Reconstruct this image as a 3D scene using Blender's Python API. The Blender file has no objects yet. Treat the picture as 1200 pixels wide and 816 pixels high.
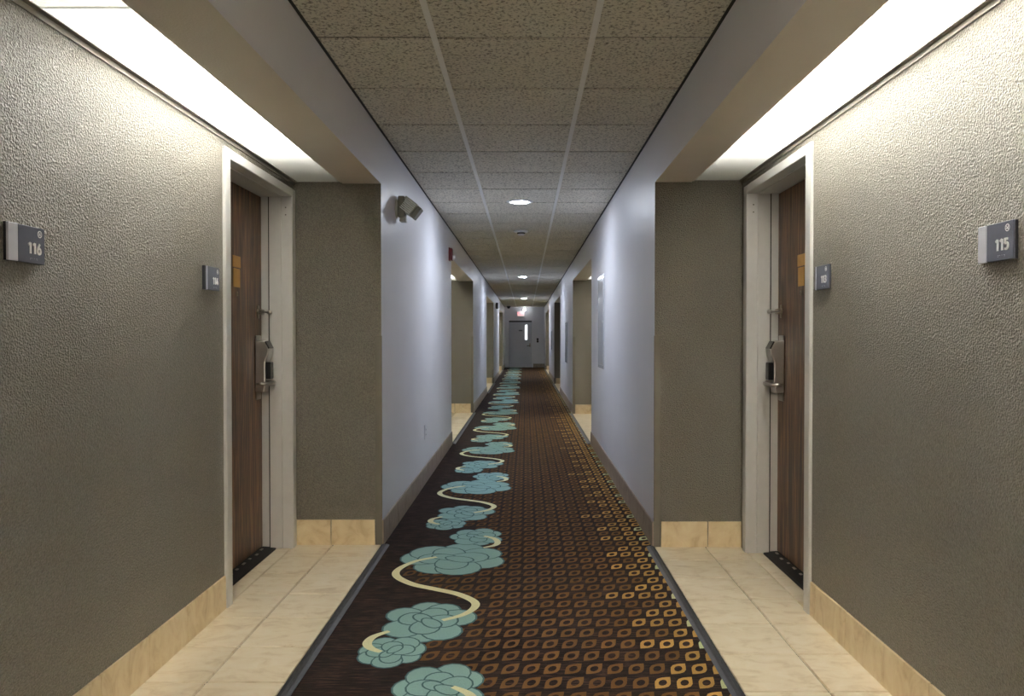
import bpy, bmesh, math, random
from mathutils import Vector, Matrix
random.seed(7)
R = math.radians
sc = bpy.context.scene
C = sc.collection

# ------------------------------------------------------------------ camera, world, exposure
F = 915.0                                   # focal length in pixels of the 1200 px wide frame
cam_d = bpy.data.cameras.new('camera')
cam = bpy.data.objects.new('camera', cam_d)
C.objects.link(cam)
CAMZ = 1.184
cam.location = (0, 0, CAMZ)
cam.rotation_euler = (R(90) - math.atan(13.0 / F), 0, 0)
cam_d.sensor_width = 36.0
cam_d.lens = F / 1200.0 * 36.0
cam_d.shift_x = -16.0 / 1200.0
cam_d.clip_start = 0.02
sc.camera = cam

world = bpy.data.worlds.new('world')
sc.world = world
world.use_nodes = True
world.node_tree.nodes['Background'].inputs[0].default_value = (0.9, 0.93, 1.0, 1)
world.node_tree.nodes['Background'].inputs[1].default_value = 0.0

sc.view_settings.view_transform = 'Standard'
sc.view_settings.look = 'None'
sc.view_settings.gamma = 1.0
sc.view_settings.use_curve_mapping = False
sc.view_settings.exposure = 1.90
sc.cycles.use_denoising = True
sc.cycles.max_bounces = 10
sc.cycles.diffuse_bounces = 6
sc.cycles.transparent_max_bounces = 12
sc.cycles.caustics_reflective = False
sc.cycles.caustics_refractive = False
sc.cycles.sample_clamp_indirect = 6.0
TUBE_POWER = 57.0
DOWN_POWER = 132.0

# ------------------------------------------------------------------ materials
def lin(r, g, b):
    f = lambda c: (c / 255 / 12.92) if c / 255 <= 0.04045 else ((c / 255 + 0.055) / 1.055) ** 2.4
    return (f(r), f(g), f(b), 1.0)

class NT:
    def __init__(self, name):
        self.m = bpy.data.materials.new(name)
        self.m.use_nodes = True
        self.t = self.m.node_tree
        self.b = self.t.nodes['Principled BSDF']
        self.out = self.t.nodes['Material Output']
    def n(self, typ, **kw):
        nd = self.t.nodes.new(typ)
        for k, v in kw.items():
            setattr(nd, k, v)
        return nd
    def l(self, a, b):
        self.t.links.new(a, b)
    def coords(self, scale=(1, 1, 1), kind='Object'):
        tc = self.n('ShaderNodeTexCoord')
        mp = self.n('ShaderNodeMapping')
        mp.inputs['Scale'].default_value = scale
        self.l(tc.outputs[kind], mp.inputs['Vector'])
        return mp.outputs['Vector']
    def noise(self, vec, scale, detail=3, rough=0.5):
        nz = self.n('ShaderNodeTexNoise')
        nz.inputs['Scale'].default_value = scale
        nz.inputs['Detail'].default_value = detail
        nz.inputs['Roughness'].default_value = rough
        self.l(vec, nz.inputs['Vector'])
        return nz.outputs['Fac']
    def ramp(self, fac, stops):
        rp = self.n('ShaderNodeValToRGB')
        el = rp.color_ramp.elements
        while len(el) < len(stops):
            el.new(0.5)
        for e, (p, c) in zip(el, stops):
            e.position = p
            e.color = c
        self.l(fac, rp.inputs['Fac'])
        return rp.outputs['Color']
    def bump(self, h, strength, dist):
        bp = self.n('ShaderNodeBump')
        bp.inputs['Strength'].default_value = strength
        bp.inputs['Distance'].default_value = dist
        self.l(h, bp.inputs['Height'])
        self.l(bp.outputs['Normal'], self.b.inputs['Normal'])
    def pos(self, scale=(1, 1, 1)):
        g = self.n('ShaderNodeNewGeometry')
        mp = self.n('ShaderNodeMapping')
        mp.inputs['Scale'].default_value = scale
        self.l(g.outputs['Position'], mp.inputs['Vector'])
        return mp.outputs['Vector']

def plain(name, col, rough=0.5, metal=0.0, spec=0.5, var=0.06, nscale=30.0, bump=0.0):
    t = NT(name)
    v = t.coords()
    f = t.noise(v, nscale, 3)
    c0 = tuple(min(1, x * (1 - var)) for x in col[:3]) + (1,)
    c1 = tuple(min(1, x * (1 + var)) for x in col[:3]) + (1,)
    t.l(t.ramp(f, [(0.3, c0), (0.7, c1)]), t.b.inputs['Base Color'])
    t.b.inputs['Roughness'].default_value = rough
    t.b.inputs['Metallic'].default_value = metal
    t.b.inputs['Specular IOR Level'].default_value = spec
    if bump:
        t.bump(f, bump, 0.002)
    return t.m

def emit(name, col, strength):
    t = NT(name)
    t.b.inputs['Base Color'].default_value = (0.9, 0.9, 0.9, 1)
    t.b.inputs['Emission Color'].default_value = col
    t.b.inputs['Emission Strength'].default_value = strength
    return t.m

M = {}
# orange-peel painted corridor wall
def paint(name, col, rough, bs, spec=0.5):
    t = NT(name)
    v = t.pos()
    f = t.noise(v, 130, 3, 0.55)
    t.l(t.ramp(t.noise(v, 3, 2), [(0.3, tuple(c * 0.97 for c in col[:3]) + (1,)), (0.7, col)]), t.b.inputs['Base Color'])
    t.b.inputs['Roughness'].default_value = rough
    t.b.inputs['Specular IOR Level'].default_value = spec
    t.bump(f, bs, 0.003)
    return t.m
M['paint'] = paint('corridor_paint', (0.73, 0.73, 0.775, 1), 0.42, 0.35)
M['soffit'] = paint('soffit_paint', (0.80, 0.735, 0.655, 1), 0.55, 0.45)
M['white_board'] = paint('cavity_white', (0.8, 0.8, 0.78, 1), 0.7, 0.1)

def vinyl(name, c0, c1, rough):
    t = NT(name)
    v = t.pos()
    stip = t.noise(v, 150, 4, 0.65)                       # stipple
    vor = t.n('ShaderNodeTexVoronoi')
    vor.inputs['Scale'].default_value = 170
    t.l(v, vor.inputs['Vector'])
    thread = t.noise(t.pos((240, 240, 9)), 1.0, 2, 0.5)    # vertical weave
    a = t.n('ShaderNodeMath', operation='MULTIPLY_ADD')
    t.l(vor.outputs['Distance'], a.inputs[0]); a.inputs[1].default_value = 0.8; t.l(stip, a.inputs[2])
    b = t.n('ShaderNodeMath', operation='MULTIPLY_ADD')
    t.l(thread, b.inputs[0]); b.inputs[1].default_value = 0.30; t.l(a.outputs[0], b.inputs[2])
    t.bump(b.outputs[0], 1.0, 0.0062)
    t.l(t.ramp(stip, [(0.35, c0), (0.65, c1)]), t.b.inputs['Base Color'])
    t.b.inputs['Roughness'].default_value = rough
    t.b.inputs['Specular IOR Level'].default_value = 0.75
    return t.m
M['vinyl'] = vinyl('textured_vinyl', (0.152, 0.136, 0.108, 1), (0.262, 0.237, 0.193, 1), 0.38)

def ctile():
    t = NT('acoustic_tile')
    v = t.pos()
    f1 = t.noise(v, 80, 4, 0.68)
    f2 = t.noise(t.pos((1, 1, 1)), 45, 3, 0.6)
    oi = t.n('ShaderNodeObjectInfo')
    pits = t.ramp(f1, [(0.36, (0.24, 0.22, 0.18, 1)), (0.49, (0.80, 0.76, 0.66, 1)), (1.0, (0.88, 0.84, 0.74, 1))])
    mix = t.n('ShaderNodeMix', data_type='RGBA', blend_type='MULTIPLY')
    mix.inputs['Factor'].default_value = 0.35
    t.l(pits, mix.inputs['A'])
    t.l(t.ramp(oi.outputs['Random'], [(0.0, (0.75, 0.74, 0.72, 1)), (1.0, (1, 1, 1, 1))]), mix.inputs['B'])
    t.l(mix.outputs['Result'], t.b.inputs['Base Color'])
    t.b.inputs['Roughness'].default_value = 0.9
    t.b.inputs['Specular IOR Level'].default_value = 0.1
    a = t.n('ShaderNodeMath', operation='ADD')
    t.l(f1, a.inputs[0]); t.l(f2, a.inputs[1])
    t.bump(a.outputs[0], 0.6, 0.004)
    return t.m
M['ctile'] = ctile()
M['tbar'] = plain('grid_metal', (0.88, 0.87, 0.84, 1), 0.45, var=0.03)
M['tee'] = plain('tee_metal', (0.04, 0.036, 0.03, 1), 0.7)
M['dark'] = plain('plenum', (0.03, 0.028, 0.025, 1), 0.9)

def stone(name, a, b, c):
    t = NT(name)
    oi = t.n('ShaderNodeObjectInfo')
    add = t.n('ShaderNodeVectorMath', operation='ADD')
    sc_ = t.n('ShaderNodeVectorMath', operation='SCALE')
    cmb = t.n('ShaderNodeCombineXYZ')
    for i in range(3):
        t.l(oi.outputs['Random'], cmb.inputs[i])
    t.l(cmb.outputs[0], sc_.inputs[0]); sc_.inputs['Scale'].default_value = 9.0
    t.l(t.pos((1.0, 1.7, 1.0)), add.inputs[0]); t.l(sc_.outputs[0], add.inputs[1])
    nz = t.n('ShaderNodeTexNoise')
    nz.inputs['Scale'].default_value = 9; nz.inputs['Detail'].default_value = 7
    nz.inputs['Roughness'].default_value = 0.62; nz.inputs['Distortion'].default_value = 0.9
    t.l(add.outputs[0], nz.inputs['Vector'])
    t.l(t.ramp(nz.outputs['Fac'], [(0.28, a), (0.48, b), (0.7, c)]), t.b.inputs['Base Color'])
    t.b.inputs['Roughness'].default_value = 0.38
    t.bump(nz.outputs['Fac'], 0.06, 0.003)
    return t.m
M['floor_tile'] = stone('cream_floor_tile', lin(214, 195, 162), lin(236, 222, 194), lin(242, 231, 208))
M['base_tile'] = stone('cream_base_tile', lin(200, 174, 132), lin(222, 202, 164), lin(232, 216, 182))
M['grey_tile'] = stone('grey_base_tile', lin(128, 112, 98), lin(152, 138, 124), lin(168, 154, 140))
M['grout'] = plain('grout', lin(100, 89, 74), 0.9)
M['frame'] = plain('frame_enamel', (0.62, 0.615, 0.60, 1), 0.38, var=0.02)
M['strip'] = plain('edge_vinyl', lin(58, 58, 62), 0.5, var=0.15, nscale=60)
M['rubber'] = plain('black_rubber', (0.012, 0.012, 0.013, 1), 0.55)
M['fleck'] = plain('worn_fleck', (0.42, 0.38, 0.34, 1), 0.6)
M['steel'] = plain('satin_nickel', (0.50, 0.48, 0.45, 1), 0.28, metal=1.0, var=0.04)
M['dsteel'] = plain('dark_nickel', (0.30, 0.26, 0.21, 1), 0.3, metal=1.0, var=0.04)
M['black'] = plain('black_plastic', (0.012, 0.012, 0.014, 1), 0.3)
M['brass'] = plain('brass_plate', lin(196, 150, 74), 0.4, metal=0.25, var=0.08)
M['white'] = plain('white_plastic', (0.72, 0.72, 0.74, 1), 0.4, var=0.02)
M['lettering'] = plain('white_lettering', (0.97, 0.97, 0.98, 1), 0.5, var=0.0)
M['sign'] = plain('sign_grey', lin(92, 95, 110), 0.42, var=0.05)
M['sign_light'] = plain('sign_silver', lin(214, 216, 228), 0.4, var=0.03)
M['sign_dark'] = plain('sign_charcoal', lin(52, 52, 58), 0.45)
M['guard'] = plain('guard_vinyl', (0.185, 0.164, 0.130, 1), 0.45, var=0.03)
M['em_grey'] = plain('grey_housing', lin(186, 188, 180), 0.45)
M['em_dark'] = plain('dark_housing', lin(128, 126, 118), 0.5)
M['em_lens'] = plain('prismatic_lens', (0.92, 0.93, 0.96, 1), 0.12, var=0.15, nscale=160)
M['red'] = plain('alarm_red', (0.11, 0.006, 0.012, 1), 0.35)
M['lens'] = plain('clear_lens', (0.8, 0.8, 0.82, 1), 0.1)
M['panel'] = plain('panel_enamel', (0.54, 0.55, 0.58, 1), 0.16, spec=0.7, var=0.02)
M['end_door'] = plain('grey_door_enamel', (0.50, 0.515, 0.58, 1), 0.4, var=0.04)
M['glass_lit'] = emit('lit_stairwell_glass', (0.95, 0.97, 1, 1), 0.33)
M['exit_white'] = emit('exit_face', (1, 0.80, 0.80, 1), 0.10)
M['exit_red'] = emit('exit_letters', (1, 0.06, 0.10, 1), 0.45)
M['lamp_glow'] = emit('lamp_glow', (0.88, 0.93, 1, 1), 11.0)
M['tube'] = emit('fluorescent_tube', (1.0, 0.965, 0.93, 1), TUBE_POWER)
M['down'] = emit('downlight_lens', (0.80, 0.87, 1.0, 1), DOWN_POWER)
M['down_added'] = emit('added_warm_downlight_lens', (1.0, 0.86, 0.66, 1), DOWN_POWER * 5.0)  # added unseen rear lamp at downlight spacing, warmed and boosted to brighten the foreground

def wood():
    t = NT('walnut_veneer')
    fine = t.noise(t.pos((1, 1, 0.03)), 110, 4, 0.65)
    nz = t.n('ShaderNodeTexNoise')
    nz.inputs['Scale'].default_value = 22; nz.inputs['Detail'].default_value = 5
    nz.inputs['Roughness'].default_value = 0.6; nz.inputs['Distortion'].default_value = 1.2
    t.l(t.pos((1, 1, 0.07)), nz.inputs['Vector'])
    a = t.n('ShaderNodeMath', operation='MULTIPLY_ADD')
    t.l(nz.outputs['Fac'], a.inputs[0]); a.inputs[1].default_value = 0.75; t.l(fine, a.inputs[2])
    t.l(t.ramp(a.outputs[0], [(0.68, lin(48, 31, 20)), (0.88, lin(90, 60, 38)), (1.0, lin(134, 98, 68))]), t.b.inputs['Base Color'])
    t.b.inputs['Roughness'].default_value = 0.36
    t.bump(a.outputs[0], 0.15, 0.001)
    return t.m
M['wood'] = wood()

def carpet():
    t = NT('carpet_pile')
    streak = t.noise(t.pos((6.0, 90, 1)), 1.6, 4, 0.6)
    blot = t.noise(t.pos(), 12, 3, 0.6)
    pile = t.noise(t.pos(), 420, 2, 0.6)
    a = t.n('ShaderNodeMath', operation='MULTIPLY_ADD')
    t.l(blot, a.inputs[0]); a.inputs[1].default_value = 0.35; t.l(streak, a.inputs[2])
    t.l(t.ramp(a.outputs[0], [(0.48, lin(27, 22, 22)), (0.70, lin(42, 33, 31)), (0.88, lin(78, 57, 46))]), t.b.inputs['Base Color'])
    t.b.inputs['Roughness'].default_value = 0.95
    t.b.inputs['Specular IOR Level'].default_value = 0.12
    t.bump(pile, 0.6, 0.004)
    return t.m
M['carpet'] = carpet()

def pile(name, col, attr=False, var=0.14):
    t = NT(name)
    f = t.noise(t.pos(), 300, 3, 0.6)
    tex = t.ramp(f, [(0.3, (1 - 2 * var,) * 3 + (1,)), (0.7, (1, 1, 1, 1))])
    mix = t.n('ShaderNodeMix', data_type='RGBA', blend_type='MULTIPLY')
    mix.inputs['Factor'].default_value = 1.0
    t.l(tex, mix.inputs['B'])
    if attr:
        at = t.n('ShaderNodeVertexColor', layer_name='Col')
        t.l(at.outputs['Color'], mix.inputs['A'])
    else:
        mix.inputs['A'].default_value = col
    t.l(mix.outputs['Result'], t.b.inputs['Base Color'])
    t.b.inputs['Roughness'].default_value = 0.95
    t.b.inputs['Specular IOR Level'].default_value = 0.1
    t.bump(f, 0.3, 0.002)
    return t.m
M['petal'] = pile('teal_pile', lin(142, 178, 175))
M['petal_line'] = pile('dark_teal_pile', lin(78, 110, 114))
M['vine'] = pile('cream_pile', lin(226, 224, 182))
M['leaf'] = pile('leaf_pile', None, attr=True)

def diffuser():
    t = NT('prismatic_diffuser')
    tr = t.n('ShaderNodeBsdfTransparent'); tr.inputs[0].default_value = (0.95, 0.96, 0.94, 1)
    tl = t.n('ShaderNodeBsdfTranslucent'); tl.inputs[0].default_value = (0.92, 0.93, 0.91, 1)
    df = t.n('ShaderNodeBsdfDiffuse'); df.inputs[0].default_value = (0.75, 0.77, 0.70, 1)
    m1 = t.n('ShaderNodeMixShader'); m1.inputs[0].default_value = 0.30
    m2 = t.n('ShaderNodeMixShader'); m2.inputs[0].default_value = 0.30
    t.l(tl.outputs[0], m1.inputs[1]); t.l(df.outputs[0], m1.inputs[2])
    t.l(m1.outputs[0], m2.inputs[1]); t.l(tr.outputs[0], m2.inputs[2])
    t.l(m2.outputs[0], t.out.inputs['Surface'])
    f = t.noise(t.pos(), 160, 2)
    bp = t.n('ShaderNodeBump'); bp.inputs['Strength'].default_value = 0.5; bp.inputs['Distance'].default_value = 0.003
    t.l(f, bp.inputs['Height']); t.l(bp.outputs[0], tl.inputs['Normal']); t.l(bp.outputs[0], df.inputs['Normal'])
    return t.m
M['diffuser'] = diffuser()

# ------------------------------------------------------------------ mesh helpers
class MB:
    def __init__(self):
        self.v, self.f, self.mi, self.sm = [], [], [], []
    def face(self, pts, mi=0, smooth=False):
        b = len(self.v)
        self.v += [tuple(p) for p in pts]
        self.f.append(tuple(range(b, b + len(pts))))
        self.mi.append(mi); self.sm.append(smooth)
    def box(self, x0, x1, y0, y1, z0, z1, mi=0, side=None):
        """side: dict of face -> material index, faces '-x +x -y +y -z +z'"""
        x0, x1 = min(x0, x1), max(x0, x1)
        y0, y1 = min(y0, y1), max(y0, y1)
        z0, z1 = min(z0, z1), max(z0, z1)
        b = len(self.v)
        self.v += [(x0, y0, z0), (x1, y0, z0), (x1, y1, z0), (x0, y1, z0), (x0, y0, z1), (x1, y0, z1), (x1, y1, z1), (x0, y1, z1)]
        for k, q in (('-z', (0, 3, 2, 1)), ('+z', (4, 5, 6, 7)), ('-y', (0, 1, 5, 4)), ('+y', (2, 3, 7, 6)), ('-x', (0, 4, 7, 3)), ('+x', (1, 2, 6, 5))):
            self.f.append(tuple(b + i for i in q))
            self.mi.append((side or {}).get(k, mi)); self.sm.append(False)
        return self
    def hexa(self, p, mi=0):
        """8 points: bottom ring 0-3 ccw seen from above, top ring 4-7"""
        b = len(self.v)
        self.v += [tuple(q) for q in p]
        for q in ((0, 3, 2, 1), (4, 5, 6, 7), (0, 1, 5, 4), (1, 2, 6, 5), (2, 3, 7, 6), (3, 0, 4, 7)):
            self.f.append(tuple(b + i for i in q)); self.mi.append(mi); self.sm.append(False)
        return self
    def prism(self, poly, a0, a1, axis='z', mi=0):
        """extrude a 2-d polygon between a0 and a1 along an axis"""
        def P(u, w, a):
            return {'z': (u, w, a), 'x': (a, u, w), 'y': (u, a, w)}[axis]
        n = len(poly); b = len(self.v)
        self.v += [P(u, w, a0) for u, w in poly] + [P(u, w, a1) for u, w in poly]
        self.f.append(tuple(b + i for i in reversed(range(n)))); self.mi.append(mi); self.sm.append(False)
        self.f.append(tuple(b + n + i for i in range(n))); self.mi.append(mi); self.sm.append(False)
        for i in range(n):
            j = (i + 1) % n
            self.f.append((b + i, b + j, b + n + j, b + n + i)); self.mi.append(mi); self.sm.append(False)
        return self
    def tube(self, pts, r, n=8, mi=0, caps=True):
        pts = [Vector(p) for p in pts]
        rs = r if isinstance(r, (list, tuple)) else [r] * len(pts)
        b = len(self.v)
        up = None
        for i, p in enumerate(pts):
            d = (pts[min(i + 1, len(pts) - 1)] - pts[max(i - 1, 0)]).normalized()
            if up is None:
                up = d.orthogonal().normalized()
            else:
                up = (up - d * up.dot(d)).normalized()
            s = d.cross(up)
            for k in range(n):
                a = 2 * math.pi * k / n
                self.v.append(tuple(p + (up * math.cos(a) + s * math.sin(a)) * rs[i]))
        for i in range(len(pts) - 1):
            for k in range(n):
                k2 = (k + 1) % n
                self.f.append((b + i * n + k, b + i * n + k2, b + (i + 1) * n + k2, b + (i + 1) * n + k)); self.mi.append(mi); self.sm.append(True)
        if caps:
            self.f.append(tuple(b + k for k in reversed(range(n)))); self.mi.append(mi); self.sm.append(False)
            e = b + (len(pts) - 1) * n
            self.f.append(tuple(e + k for k in range(n))); self.mi.append(mi); self.sm.append(False)
        return self
    def lathe(self, prof, c=(0, 0, 0), n=24, axis='z', mi=0):
        """prof: list of (radius, height)"""
        b = len(self.v)
        for r, h in prof:
            for k in range(n):
                a = 2 * math.pi * k / n
                u, w = r * math.cos(a), r * math.sin(a)
                q = {'z': (u, w, h), 'y': (u, h, w), 'x': (h, u, w)}[axis]
                self.v.append((c[0] + q[0], c[1] + q[1], c[2] + q[2]))
        for i in range(len(prof) - 1):
            for k in range(n):
                k2 = (k + 1) % n
                self.f.append((b + i * n + k, b + i * n + k2, b + (i + 1) * n + k2, b + (i + 1) * n + k)); self.mi.append(mi); self.sm.append(True)
        self.f.append(tuple(b + k for k in range(n))); self.mi.append(mi); self.sm.append(False)
        e = b + (len(prof) - 1) * n
        self.f.append(tuple(e + k for k in range(n))); self.mi.append(mi); self.sm.append(False)
        return self
    def mesh(self, name, mats, fix=True):
        me = bpy.data.meshes.new(name)
        me.from_pydata(self.v, [], self.f)
        for m in (mats if isinstance(mats, (list, tuple)) else [mats]):
            me.materials.append(M[m])
        me.polygons.foreach_set('material_index', self.mi)
        me.polygons.foreach_set('use_smooth', self.sm)
        if fix:
            bm = bmesh.new(); bm.from_mesh(me)
            bmesh.ops.recalc_face_normals(bm, faces=bm.faces)
            bm.to_mesh(me); bm.free()
        me.update()
        return me
    def build(self, name, mats, parent=None, bevel=0.0, fix=True, seg=1):
        o = bpy.data.objects.new(name, self.mesh(name, mats, fix))
        C.objects.link(o)
        o.parent = parent
        if bevel:
            md = o.modifiers.new('bevel', 'BEVEL'); md.width = bevel; md.segments = seg; md.limit_method = 'ANGLE'; md.angle_limit = R(40)
        return o

def inst(name, me, loc, parent=None, rot=None):
    o = bpy.data.objects.new(name, me)
    C.objects.link(o)
    o.location = loc
    if rot:
        o.rotation_euler = rot
    o.parent = parent
    return o

def tag(o, label, cat, group=None, kind=None):
    o['label'] = label; o['category'] = cat
    if group: o['group'] = group
    if kind: o['kind'] = kind
    return o

def empty(name, loc, rot=(0, 0, 0)):
    o = bpy.data.objects.new(name, None)
    C.objects.link(o)
    o.location = loc; o.rotation_euler = rot
    o.empty_display_size = 0.05
    return o

ROT = {'left': (R(90), 0, R(90)), 'right': (R(90), 0, R(-90)), 'end': (R(90), 0, 0)}   # local x to reader's right, y up, z out of the wall

def text(body, size, loc, mat, parent, name='lettering', extrude=0.0006, offset=0.0, ax='CENTER', sx=1.0):
    cu = bpy.data.curves.new(name, 'FONT')
    cu.body = body; cu.size = size; cu.extrude = extrude; cu.offset = offset
    cu.align_x = ax; cu.align_y = 'CENTER'
    cu.materials.append(M[mat])
    tmp = bpy.data.objects.new(name, cu)
    C.objects.link(tmp)
    bpy.context.view_layer.update()
    me = bpy.data.meshes.new_from_object(tmp.evaluated_get(bpy.context.evaluated_depsgraph_get()))
    bpy.data.objects.remove(tmp)
    o = bpy.data.objects.new(name, me)
    C.objects.link(o)
    o.location = loc; o.parent = parent; o.scale = (sx, 1, 1)
    return o

# ------------------------------------------------------------------ plan
CZ = 2.34                      # ceiling
SZ = 2.046                     # soffit underside
END = 30.2
BACK = -3.4
SIDES = {
    'left':  dict(s=-1, wall=0.814, alc=1.305, sof=1.030, op=[(0.85, 4.404), (8.56, 12.10), (16.30, 19.80), (24.00, 27.70)]),
    'right': dict(s=+1, wall=0.720, alc=1.210, sof=0.925, op=[(0.85, 4.360), (8.55, 11.92), (16.25, 19.60), (24.00, 28.00)]),
}
DOORY = {'left': 3.368, 'right': 3.290}     # near outer edge of the guest-room door frames
DOORW = {'left': 1.022, 'right': 1.006}

# ------------------------------------------------------------------ floor
fl = MB().box(-1.9, 1.9, BACK - 0.3, END + 0.3, -0.12, 0.0).build('floor', 'grout')
tag(fl, 'grey grout floor bed under carpet and cream tiles', 'floor', kind='structure')
TH = 0.008
def tile_mesh(w, l):
    k = (round(w, 4), round(l, 4))
    if k not in tile_mesh.c:
        b = 0.0025
        m = MB()
        x0, x1, y0, y1 = 0.0, k[0], 0.0, k[1]
        m.v += [(x0, y0, 0), (x1, y0, 0), (x1, y1, 0), (x0, y1, 0), (x0 + b, y0 + b, TH), (x1 - b, y0 + b, TH), (x1 - b, y1 - b, TH), (x0 + b, y1 - b, TH)]
        for q in ((4, 5, 6, 7), (0, 1, 5, 4), (1, 2, 6, 5), (2, 3, 7, 6), (3, 0, 4, 7)):
            m.f.append(q); m.mi.append(0); m.sm.append(False)
        tile_mesh.c[k] = m.mesh('floor_tile', 'floor_tile', fix=False)
    return tile_mesh.c[k]
tile_mesh.c = {}
G = 0.0055
for sd, S in SIDES.items():
    s = S['s']
    xin = S['wall'] + (0.002 if sd == 'left' else 0.0)
    xmid = 1.0895 if sd == 'left' else 1.008
    ph = 3.863 if sd == 'left' else 3.793
    for oi, (a, b) in enumerate(S['op']):
        y = ph - 0.3055 * 12 + (0.3055 * math.ceil((a - ph) / 0.3055) + 12 * 0.3055)
        cuts = [a]
        while y < b - 0.03:
            if y > a + 0.03:
                cuts.append(y)
            y += 0.3055
        cuts.append(b)
        for c0, c1 in zip(cuts, cuts[1:]):
            for u0, u1 in ((xin, xmid), (xmid, S['alc'])):
                w = u1 - u0 - G
                x = s * u0 + (0.5 * G if s > 0 else -(w + 0.5 * G))
                inst('floor_tile', tile_mesh(w, c1 - c0 - G), (x, c0 + G / 2, 0), fl)
    # the tiled sill inside the guest-room door opening
    yn = DOORY[sd] + 0.062
    w = 0.078
    x = S['alc'] + 0.001
    inst('floor_tile', tile_mesh(w, DOORW[sd] - 0.124), (x if s > 0 else -(x + w), yn, 0), fl)

# ------------------------------------------------------------------ walls
for sd, S in SIDES.items():
    s = S['s']; w = S['wall']; al = S['alc']; so = S['sof']
    inner = '+x' if s < 0 else '-x'
    outer = '-x' if s < 0 else '+x'
    wb = MB()
    ys = [BACK] + [v for ab in S['op'] for v in ab] + [END]
    for i in range(0, len(ys), 2):
        wb.box(s * w, s * (al + 0.25), ys[i], ys[i + 1], 0, CZ + 0.1, 1, {inner: 0})
    wo = wb.build('wall_' + sd, ['paint', 'vinyl'])
    tag(wo, 'pale lilac painted corridor wall on the %s with beige vinyl alcove returns' % sd, 'wall', kind='structure')
    for k, (a, b) in enumerate(S['op']):
        MB().box(s * w, s * so, a, b, SZ, CZ + 0.1, 1, {inner: 0, outer: 2}).build('alcove_header', ['paint', 'soffit', 'white_board'], wo)
        MB().box(s * w, s * (al + 0.25), a, b, CZ + 0.0, CZ + 0.1).build('alcove_ceiling', 'white_board', wo)
        m = MB()
        if k == 0:
            y0 = DOORY[sd] + 0.03; y1 = DOORY[sd] + DOORW[sd] - 0.03
            m.box(s * al, s * (al + 0.25), a, y0, 0, CZ)
            m.box(s * al, s * (al + 0.25), y1, b, 0, CZ)
            m.box(s * al, s * (al + 0.25), y0, y1, 1.985, CZ)
        else:
            m.box(s * al, s * (al + 0.25), a, b, 0, CZ)
        m.build('alcove_wall', 'vinyl', wo)

we = MB().box(-1.9, 1.9, END, END + 0.2, 0, CZ + 0.1).build('wall_end', 'paint')
tag(we, 'pale grey wall closing the far end of corridor', 'wall', kind='structure')
wk = MB().box(-1.9, 1.9, BACK - 0.2, BACK, 0, CZ + 0.1).build('wall_back', 'paint')
tag(wk, 'pale grey corridor wall behind the viewpoint', 'wall', kind='structure')

# ------------------------------------------------------------------ ceiling with its tiles and grid
ce = MB().box(-0.9, 0.85, BACK, END, CZ + 0.03, CZ + 0.08).build('ceiling', 'dark')
tag(ce, 'suspended corridor ceiling of beige speckled acoustic tiles in metal grid', 'ceiling', kind='structure')
TL, TR, P = -0.353, 0.258, 0.6165
cols = [(-0.814, TL), (TL, TR), (TR, 0.720)]
cm = []
for x0, x1 in cols:
    w = x1 - x0 - 0.006
    m = MB(); b = 0.004; l = P - 0.014
    m.v += [(0, 0, 0.02), (w, 0, 0.02), (w, l, 0.02), (0, l, 0.02), (b, b, 0), (w - b, b, 0), (w - b, l - b, 0), (b, l - b, 0)]
    for q in ((5, 4, 7, 6), (0, 4, 5, 1), (1, 5, 6, 2), (2, 6, 7, 3), (3, 7, 4, 0), (0, 1, 2, 3)):
        m.f.append(q); m.mi.append(0); m.sm.append(False)
    cm.append(m.mesh('ceiling_tile', 'ctile'))
teem = [MB().box(0, x1 - x0, -0.006, 0.006, 0.006, 0.012).mesh('cross_tee', 'tee') for x0, x1 in cols]
y = 3.04 - P * 10
while y < END - 0.02:
    for c, (x0, x1) in enumerate(cols):
        if y > BACK:
            o = inst('ceiling_tile', cm[c], (x0 + 0.003, y + 0.007, CZ + 0.001), ce)
            if y + P > END:
                o.scale.y = (END - y) / P
            o.rotation_euler = (R(random.uniform(-0.12, 0.12)), 0, 0)
            inst('cross_tee', teem[c], (x0, y, CZ), ce)
    y += P
for x in (TL, TR):
    m = MB().box(x - 0.012, x + 0.012, BACK, END, CZ - 0.003, CZ - 0.001)
    m.box(x - 0.002, x + 0.002, BACK, END, CZ - 0.001, CZ + 0.03)
    m.build('main_runner', 'tbar', ce)
for x, s in ((-0.814, 1), (0.720, -1)):
    m = MB().box(x, x + s * 0.012, BACK, END, CZ - 0.003, CZ - 0.001)
    m.build('wall_angle', 'tee', ce)

# ------------------------------------------------------------------ tiled baseboards
BH = 0.142
def base_tile(mat, l):
    k = (mat, round(l, 4))
    if k not in base_tile.c:
        m = MB(); b = 0.0015
        m.hexa([(0, 0, 0), (l, 0, 0), (l, 0.009, 0), (0, 0.009, 0), (b, 0, BH), (l - b, 0, BH), (l - b, 0.0075, BH - b), (b, 0.0075, BH - b)])
        base_tile.c[k] = m.mesh('base_tile', mat)
    return base_tile.c[k]
base_tile.c = {}
def base_run(parent, p0, p1, rotz, mat, start=0.0, T=0.305, z=TH):
    """tiles from p0 to p1; local x runs along the wall, local +y points out of it"""
    L = (Vector(p1) - Vector(p0)).length
    d = (Vector(p1) - Vector(p0)) / L
    cuts = [0.0]; x = start if start > 0.02 else T
    while x < L - 0.02:
        cuts.append(x); x += T
    cuts.append(L)
    for a, b in zip(cuts, cuts[1:]):
        q = Vector(p0) + d * (a + 0.0018)
        inst('base_tile', base_tile(mat, b - a - 0.0036), (q.x, q.y, z), parent, (0, 0, rotz))
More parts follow.
